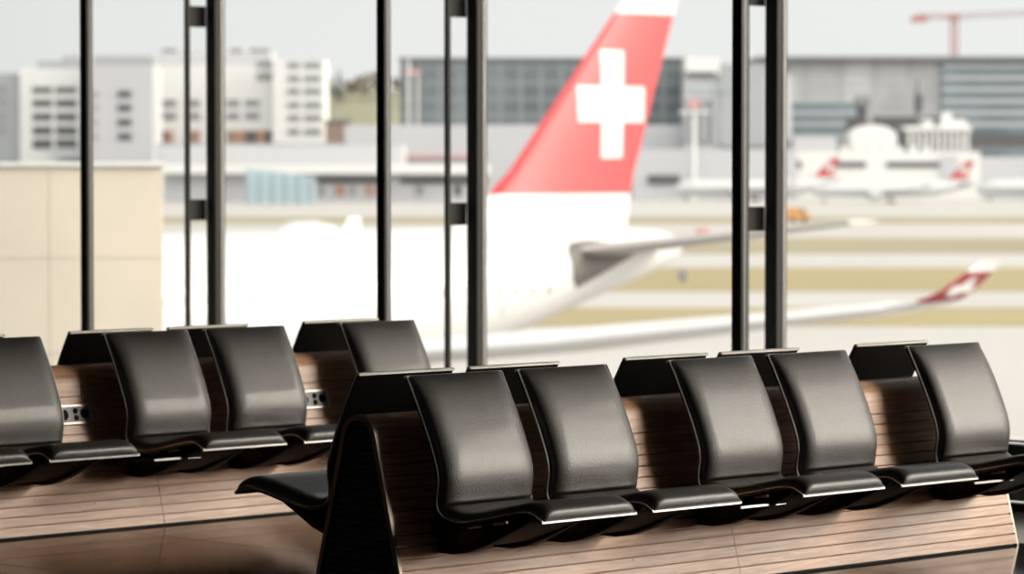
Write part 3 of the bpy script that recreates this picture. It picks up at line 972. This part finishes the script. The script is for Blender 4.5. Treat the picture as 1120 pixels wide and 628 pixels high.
# hillside and trees
bm = bmesh.new()
N = 24
crest = []
A, B, C_ = [], [], []
for i in range(N + 1):
    x = 330 + 130 * i / N
    y = 104 - 9 * math.sin(PI * i / N) + 3 * noise.noise(Vector((i * .7, 0, 0)))
    a = survey(x, y, 1400); b = survey(x, y, 1150); c = survey(x, y, 1460)
    crest.append(a.z)
    A.append(bm.verts.new(a)); B.append(bm.verts.new((b.x, b.y, GZ))); C_.append(bm.verts.new((c.x, c.y, GZ)))
for i in range(N):
    bm.faces.new((A[i], A[i+1], B[i+1], B[i])); bm.faces.new((A[i], C_[i], C_[i+1], A[i+1])); bm.faces.new((B[i], B[i+1], C_[i+1], C_[i]))
bm.faces.new((A[0], B[0], C_[0])); bm.faces.new((A[N], C_[N], B[N]))
struct(new_obj('hillside', bm, M['olive'], None, True), 'olive green hillside')
r = far_root('brown_shed', 'brown shed at the foot of the olive hillside', 'building', 375, 1000)
part('wall', M['brown'], r, 375, 1000, 356, 384, 134, 0, 0, 10, True)
part('roof', M['bld_mid'], r, 375, 1000, 355, 385, 131, 133.9, -.5, 11)

def tree(x, ytop, ybase, d, w, kind, label):
    k_ = int((x - 330) / 130 * N); p = survey(x, 170, d)
    zg = GZ + (crest[min(N, max(0, k_))] - GZ) * (1 - (1400 - d) / 250)
    H = CAM.z + (170.1 - ytop) * d / F_PX - zg
    r = empty('tree', (p.x, p.y, zg - .3)); tag(r, label, 'tree', 'trees on the far hillside')
    bm = bmesh.new()
    W = w * d / F_PX / 2
    if kind == 'fir':
        for k in range(6):
            z0 = H * (.12 + .14 * k); rr = W * (1 - .15 * k)
            bmesh.ops.create_cone(bm, cap_ends=True, segments=12, radius1=rr, radius2=rr * .25, depth=H * .24, matrix=Matrix.Translation((0, 0, z0 + H * .1)))
    else:
        for k in range(9):
            a = k * 2.4; rr = W * (.45 + .2 * random.random())
            bmesh.ops.create_icosphere(bm, subdivisions=2, radius=rr, matrix=Matrix.Translation((math.cos(a) * W * .5, math.sin(a) * W * .5, H * (.45 + .4 * (k / 9)))))
    for v in bm.verts:
        v.co += noise.noise_vector(v.co * .4) * W * .22
    new_obj('crown', bm, M['leaf'] if kind == 'fir' else M['leaf2'], r, False)
    bm = bmesh.new(); tube(bm, [(0, 0, -2), (0, 0, H * .4)], W * .08, 8); new_obj('trunk', bm, M['trunk'], r)
TREES = [(362, 82, 150, 16, 'fir', 'dark fir tree at the left end of the hillside row'), (371, 76, 140, 13, 'fir', 'tallest dark fir tree on the far hillside'),
         (384, 88, 120, 16, 'leafy', 'low leafy tree just right of the tallest fir'), (396, 80, 120, 18, 'leafy', 'round leafy tree in the middle of the hillside row'),
         (409, 76, 125, 18, 'leafy', 'brown leafy tree left of the second mullion'), (419, 84, 125, 14, 'fir', 'small fir tree touching the second mullion'),
         (437, 82, 130, 18, 'leafy', 'leafy tree just right of the second mullion'), (452, 92, 135, 14, 'leafy', 'last leafy tree before the glass hall')]
for n_, (x, a, b, w, k, l) in enumerate(TREES): tree(x, a, b, 1385 - 22 * (n_ % 2), w, k, l)

# long glass hall behind the fin
d = 900; xc = 590
r = far_root('glass_hall', 'long dark glazed hall behind the red tail fin', 'building', xc, d)
part('facade', M['hall_glass'], r, xc, d, 438, 748, 66, 0, 0, 60, True)
part('roof', M['bld_mid'], r, xc, d, 436, 750, 63, 65.9, -1, 62)
part('podium', M['bld_light'], r, xc, d, 380, 748, 137, 0, -14, 13.5, True)
part('red_band', M['sign_pink'], r, xc, d, 400, 534, 170, 173, -15, .9)
part('rooftop_sign', M['sign_pink'], r, xc, d, 444, 461, 77.5, 82, -2, .9)
part('lamp_mast', M['bld_white'], r, xc, d, 446, 449, 66, 137, -2.5, 1)
part('lamp_mast', M['bld_white'], r, xc, d, 456, 458, 82, 137, -2.5, 1)

d = 820; xc = 345
r = far_root('low_terminal', 'long low white terminal with orange bays, behind the grass at left centre', 'building', xc, d)
part('wall', M['bld_light'], r, xc, d, 180, 534, 186, 0, 0, 12, True)
part('roof', M['bld_white'], r, xc, d, 176, 536, 180, 190, -4, 18)
part('upper_deck', M['bld_light'], r, xc, d, 166, 440, 159, 179.9, 10, 20)
part('parapet', M['bld_grey'], r, xc, d, 166, 378, 156.5, 159.9, 11, 2)
part('window_strip', M['dark_soft'], r, xc, d, 346, 425, 194.5, 200.5, -.4, .38)
part('window_strip', M['dark_soft'], r, xc, d, 438, 534, 194.5, 201, -.4, .38)
for a, b, mm in ((349, 354, 'win_soft'), (367, 377, 'orange'), (383, 388, 'win_soft'), (400, 407, 'orange'), (411, 417, 'orange'), (421, 424, 'brown'), (455, 463, 'win_soft'), (497, 505, 'win')):
    part('bay_door', M[mm], r, xc, d, a, b, 203, 214, -.4, .38)
r = far_root('site_hoarding', 'pale blue-green hoarding in front of the low terminal', 'fence', 305, 790)
bm = bmesh.new()
pr = [(fx(268, 305, 790), 0), (fx(345, 305, 790), 0), (fx(345, 305, 790), fz(194, 790)), (fx(300, 305, 790), fz(187, 790)), (fx(268, 305, 790), fz(184, 790))]
a = [bm.verts.new((x, 0, z)) for x, z in pr]; b = [bm.verts.new((x, -1.2, z)) for x, z in pr]
for i in range(5): bm.faces.new((a[i], a[(i+1) % 5], b[(i+1) % 5], b[i]))
bm.faces.new(a[::-1]); bm.faces.new(b)
new_obj('panel', bm, M['teal'], r)
for k in range(6): boxobj('post', M['bld_grey'], r, fx(270 + k * 14, 305, 790), fx(271 + k * 14, 305, 790), .5, .01, 0, fz(190, 790))

# buildings between the fin and the right-hand column
d = 880; xc = 778
r = far_root('grey_terminal', 'grey terminal block with vertical strip windows and a white roof box', 'building', xc, d)
part('wall', M['bld_light'], r, xc, d, 748.5, 866, 82, 0, 0, 40, True)
part('roof_box', M['bld_white'], r, xc, d, 749, 786, 63, 79, -2, 20)
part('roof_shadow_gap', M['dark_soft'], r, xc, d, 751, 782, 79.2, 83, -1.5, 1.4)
part('tower_wall', M['bld_grey'], r, xc, d, 786.5, 836, 70, 160, -1, .9)
part('strip_glazing', M['strip_glass'], r, xc, d, 751, 779, 110, 156, -.6, .55)
part('blue_band', M['teal'], r, xc, d, 750, 804, 97, 99, -1.4, .35)
part('podium', M['bld_light'], r, xc, d, 690, 866, 163, 0, -16, 14, True)
part('loading_bay', M['dark_soft'], r, xc, d, 706, 740, 191, 201, -16.6, .55)
r = far_root('sign_mast', 'pale mast with round red disc in front of grey terminal', 'sign', 759, 861)
bm = bmesh.new(); tube(bm, [(0, 0, 0), (0, 0, fz(112, 861))], .45, 10); new_obj('pole', bm, M['bld_white'], r)
bm = bmesh.new(); tube(bm, [(0, .9, fz(114, 861)), (0, .5, fz(114, 861))], 1.35, 24); new_obj('disc', bm, M['sign_pink'], r)
part('crossarm', M['bld_white'], r, 759, 861, 743, 777, 121.5, 124, -.6, .5)

# right-hand hall
d = 950; xc = 990
r = far_root('louvred_hall', 'wide louvred glass hall at right, below the red crane', 'building', xc, d)
part('pale_facade', M['hall_pale'], r, xc, d, 830, 1029, 66, 0, 0, 60, True)
part('blue_facade', M['hall_blue'], r, xc, d, 1029.2, 1230, 66, 0, -2, 62, True)
part('roof_edge', M['bld_mid'], r, xc, d, 828, 1232, 62, 65.9, -4, 66)
part('lower_glazing', M['hall_blue'], r, xc, d, 866, 940, 110, 150, -.8, .75)
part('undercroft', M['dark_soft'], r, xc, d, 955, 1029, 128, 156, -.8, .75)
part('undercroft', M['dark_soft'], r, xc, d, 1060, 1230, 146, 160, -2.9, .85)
r = far_root('control_tower', 'thin grey tower in front of the louvred hall', 'tower', 1004, 925)
bm = bmesh.new(); tube(bm, [(0, 0, 0), (0, 0, fz(100, 925)), (0, 0, fz(88, 925)), (0, 0, fz(84, 925))], [.8, .75, .4, .15], 12); new_obj('shaft', bm, M['bld_mid'], r)
part('cab', M['dark_soft'], r, 1004, 925, 1000, 1008, 104, 122, -1, 2)
r = far_root('dark_service_tower', 'squat dark service tower left of the white domed building', 'tower', 943, 905)
part('shaft', M['dark_soft'], r, 943, 905, 938, 948, 112, 0, 0, 4, True)
part('head', M['bld_mid'], r, 943, 905, 934, 951, 106, 116, -1.5, 3)
part('side_bay', M['dark_soft'], r, 943, 905, 926, 937.8, 128, 150, .2, 3)

# white domed building and columned pier
d = 888; xc = 955
r = far_root('domed_building', 'white building with a rounded roof at right of centre', 'building', xc, d)
part('wall', M['bld_white'], r, xc, d, 930, 981, 150, 0, 0, 15, True)
bm = bmesh.new()
R_ = fx(981, xc, d) - fx(930, xc, d)
pts = [(fx(930, xc, d) + R_ * (.5 - .5 * math.cos(PI * i / 16)), fz(150, d) + 3.0 * math.sin(PI * i / 16)) for i in range(17)]
a = [bm.verts.new((x, 0, z)) for x, z in pts]; b = [bm.verts.new((x, -15, z)) for x, z in pts]
for i in range(16): bm.faces.new((a[i], a[i+1], b[i+1], b[i]))
bm.faces.new(a[::-1]); bm.faces.new(b); bm.faces.new((a[0], b[0], b[-1], a[-1]))
new_obj('dome_roof', bm, M['bld_white'], r, True)
d = 892; xc = 1025
r = far_root('columned_terminal', 'white stepped terminal building with tall columns at right', 'building', xc, d)
part('wall', M['bld_grey'], r, xc, d, 994, 1060, 142, 0, 3, 12, True)
part('roof', M['bld_white'], r, xc, d, 990, 1062, 138, 143, -1, 16)
part('tower_block', M['bld_white'], r, xc, d, 1030, 1058, 131, 137.9, 2, 8)
part('tower_top', M['bld_white'], r, xc, d, 1032, 1042, 123, 130.9, 3, 5)
part('tower_top', M['bld_white'], r, xc, d, 1012, 1022, 131, 137.9, 3, 5)
for k in range(10): part('column', M['bld_white'], r, xc, d, 993 + k * 7, 996.5 + k * 7, 143, 0, -.5, 1.2, True)
d = 870; xc = 960
r = far_root('white_pier', 'long white pier with dark ribbon windows behind parked planes', 'building', xc, d)
part('wall', M['bld_white'], r, xc, d, 866, 1072, 166, 0, 0, 14, True)
part('link_roof', M['bld_light'], r, xc, d, 868, 915, 150, 165.9, 1, 12)
part('ribbon_window', M['win'], r, xc, d, 915, 947, 177, 183, -.4, .38)
part('ribbon_window', M['win'], r, xc, d, 970, 1027, 177, 183, -.4, .38)
part('ribbon_window', M['win'], r, xc, d, 868, 876, 176, 184, -.4, .38)
part('plant_box', M['bld_light'], r, xc, d, 1028, 1048, 170, 192, -.5, .48)
part('end_block', M['bld_light'], r, xc, d, 1072.2, 1240, 172, 0, 2, 14, True)
for k in range(7): part('roof_unit', M['bld_white'], r, xc, d, 922 + k * 15, 929 + k * 15, 161, 165.9, 3, 4)

# tower crane
d = 1025; xc = 1043
r = far_root('tower_crane', 'tower crane with a red counterweight above the right-hand hall', 'crane', xc, d)
def lattice(bm, p0, p1, w, n):
    p0, p1 = Vector(p0), Vector(p1); ax = (p1 - p0).normalized()
    u = Vector((0, 1, 0)); v = ax.cross(u).normalized()
    cs = [u * w + v * w, u * w - v * w, -u * w - v * w, -u * w + v * w]
    for c in cs: tube(bm, [p0 + c, p1 + c], w * .22, 6)
    for i in range(n):
        a = p0.lerp(p1, i / n); b = p0.lerp(p1, (i + 1) / n)
        for k in range(4): tube(bm, [a + cs[k], b + cs[(k+1) % 4]], w * .13, 5)
bm = bmesh.new(); lattice(bm, (0, 0, 0), (0, 0, fz(18, d)), .85, 24); new_obj('mast', bm, M['crane_red'], r)
bm = bmesh.new(); lattice(bm, (0, 0, fz(18.5, d)), (fx(1150, xc, d), 0, fz(13, d)), .6, 20); new_obj('jib', bm, M['crane_grey'], r)
bm = bmesh.new(); lattice(bm, (0, 0, fz(18.5, d)), (fx(1002, xc, d), 0, fz(18.5, d)), .6, 8); new_obj('counter_jib', bm, M['crane_red'], r)
boxobj('counterweight', M['crane_red'], r, fx(996, xc, d), fx(1013, xc, d), -1, 1, fz(24.5, d), fz(18, d))
boxobj('cab', M['crane_red'], r, -1.3, 1.3, -1.5, 1.5, fz(22, d), fz(16, d))

# parked planes on the far stands
def airliner_copy(src, x, d, rz, sc, label, skip=()):
    """x: where its tail end stands"""
    p = survey(x, 200, d)
    c = src.copy(); col.objects.link(c)
    for k in list(c.keys()):
        pass
    c['label'] = label; c['group'] = 'airliners parked on the far stands'
    c.scale = (sc, sc, sc); c.rotation_euler = (0, 0, rz)
    off = Matrix.Rotation(rz, 3, 'Z') @ Vector((58 * sc, 0, 0))
    c.location = (p.x - off.x, p.y - off.y, GZ)
    return c
kids = {}
for o in bpy.data.objects:
    if o.parent: kids.setdefault(o.parent.name, []).append(o)
def dup_parts(src, dst):
    for ch in kids.get(src.name, []):
        if ch.name.startswith(('cabin_window', 'door_seam', 'antenna', 'blade', 'tailplane_seal')): continue
        q = ch.copy(); col.objects.link(q); q.parent = dst
        for g in kids.get(ch.name, []):
            h = g.copy(); col.objects.link(h); h.parent = q
FAR_AIR = [(905, 842, TH, .62, 'parked white airliner with red tail, left of the ribbon windows'),          # nose towards image left
           (1052, 812, TH + .05, .58, 'parked white airliner at far right with a small red and white tail'),
           (1236, 850, TH, .62, 'nose of a parked white airliner cut by the right edge of the view')]
for x, d, rz, sc, lab in FAR_AIR[:]:
    c = airliner_copy(air, x, d, rz, sc, lab); dup_parts(air, c)

# small things on the field
def van(x, d, L, material, label, name='service_van'):
    r = far_root(name, label, 'vehicle', x, d)
    bm = bmesh.new()
    pr = [(-L/2, .4), (L/2, .4), (L/2, 1.3), (L/2 - .5, 1.5), (L/2 - 1.0, 2.3), (-L/2, 2.3)]
    a = [bm.verts.new((px, -1, z)) for px, z in pr]; b = [bm.verts.new((px, 1, z)) for px, z in pr]
    for i in range(6): bm.faces.new((a[i], a[(i+1) % 6], b[(i+1) % 6], b[i]))
    bm.faces.new(a[::-1]); bm.faces.new(b)
    new_obj('body', bm, material, r)
    for wx in (-L/2 + .9, L/2 - .9):
        bm = bmesh.new(); tube(bm, [(wx, -1.05, .4), (wx, -.8, .4)], .4, 14); new_obj('wheel', bm, M['tyre'], r)
        bm = bmesh.new(); tube(bm, [(wx, .8, .4), (wx, 1.05, .4)], .4, 14); new_obj('wheel', bm, M['tyre'], r)
    boxobj('cab_window', M['win'], r, L/2 - 1.5, L/2 - .9, 1.001, 1.02, 1.5, 2.1)
van(873, 575, 3.6, M['veh_orange'], 'orange service van on the grass strip, right of the right-hand column')
r = far_root('marker_box', 'small grey marker box on the grass, right of the tail cone', 'marker', 747, 305)
boxobj('body', M['grey_box'], r, -.32, .32, -.3, .3, .15, .95, .03); boxobj('foot', M['black'], r, -.2, .2, -.2, .2, 0, .15)
r = far_root('taxiway_sign', 'low red and white taxiway sign beyond the tail cone', 'sign', 768, 480)
boxobj('board', M['sign_pink'], r, -.9, .9, -.1, .1, .2, 1.0, .02)
for sx in (-.7, .7): boxobj('foot', M['bld_grey'], r, sx - .05, sx + .05, -.05, .05, 0, .2)

# ------------------------------------------------------------------ sky and light
w = bpy.data.worlds.new('overcast_sky'); scn.world = w; w.use_nodes = True
nt = w.node_tree; bg = nt.nodes['Background']
tc = nt.nodes.new('ShaderNodeTexCoord')
nrm = nt.nodes.new('ShaderNodeVectorMath'); nrm.operation = 'NORMALIZE'; nt.links.new(tc.outputs['Generated'], nrm.inputs[0])
dt = nt.nodes.new('ShaderNodeVectorMath'); dt.operation = 'DOT_PRODUCT'
L = Vector((.66, .70, .36)).normalized(); dt.inputs[1].default_value = L
nt.links.new(nrm.outputs[0], dt.inputs[0])
mx0 = nt.nodes.new('ShaderNodeMath'); mx0.operation = 'MAXIMUM'; mx0.inputs[1].default_value = 0; nt.links.new(dt.outputs['Value'], mx0.inputs[0])
pw = nt.nodes.new('ShaderNodeMath'); pw.operation = 'POWER'; pw.inputs[1].default_value = 22; nt.links.new(mx0.outputs[0], pw.inputs[0])
ma = nt.nodes.new('ShaderNodeMath'); ma.operation = 'MULTIPLY_ADD'; ma.inputs[1].default_value = 32.0
nt.links.new(pw.outputs[0], ma.inputs[0])
dt2 = nt.nodes.new('ShaderNodeVectorMath'); dt2.operation = 'DOT_PRODUCT'; dt2.inputs[1].default_value = Vector((-.45, .75, .50)).normalized()
nt.links.new(nrm.outputs[0], dt2.inputs[0])
m2 = nt.nodes.new('ShaderNodeMath'); m2.operation = 'MAXIMUM'; m2.inputs[1].default_value = 0; nt.links.new(dt2.outputs['Value'], m2.inputs[0])
p2 = nt.nodes.new('ShaderNodeMath'); p2.operation = 'POWER'; p2.inputs[1].default_value = 2; nt.links.new(m2.outputs[0], p2.inputs[0])
a2 = nt.nodes.new('ShaderNodeMath'); a2.operation = 'MULTIPLY_ADD'; a2.inputs[1].default_value = 3.2; a2.inputs[2].default_value = .96; nt.links.new(p2.outputs[0], a2.inputs[0])
nt.links.new(a2.outputs[0], ma.inputs[2])
nz = nt.nodes.new('ShaderNodeTexNoise'); nz.inputs['Scale'].default_value = 3; nt.links.new(nrm.outputs[0], nz.inputs['Vector'])
cr = nt.nodes.new('ShaderNodeValToRGB')
cr.color_ramp.elements[0].color = (.955, .955, .955, 1); cr.color_ramp.elements[1].color = (1.0, .995, .98, 1)
cr.color_ramp.elements[0].position = .35; cr.color_ramp.elements[1].position = .65
nt.links.new(nz.outputs['Fac'], cr.inputs['Fac']); wm = nt.nodes.new('ShaderNodeMix'); wm.data_type = 'RGBA'; wm.inputs['B'].default_value = (1, .90, .79, 1)
nt.links.new(pw.outputs[0], wm.inputs['Factor']); nt.links.new(cr.outputs['Color'], wm.inputs['A'])
gm = nt.nodes.new('ShaderNodeMath'); gm.operation = 'POWER'; gm.inputs[1].default_value = 2; nt.links.new(mx0.outputs[0], gm.inputs[0])
nt.links.new(gm.outputs[0], wm.inputs['Factor'])
nt.links.new(wm.outputs['Result'], bg.inputs['Color'])
nt.links.new(ma.outputs[0], bg.inputs['Strength'])

scn.view_settings.view_transform = 'Standard'
scn.view_settings.look = 'None'
scn.view_settings.gamma = 1
scn.view_settings.use_curve_mapping = False
scn.view_settings.exposure = 0.0
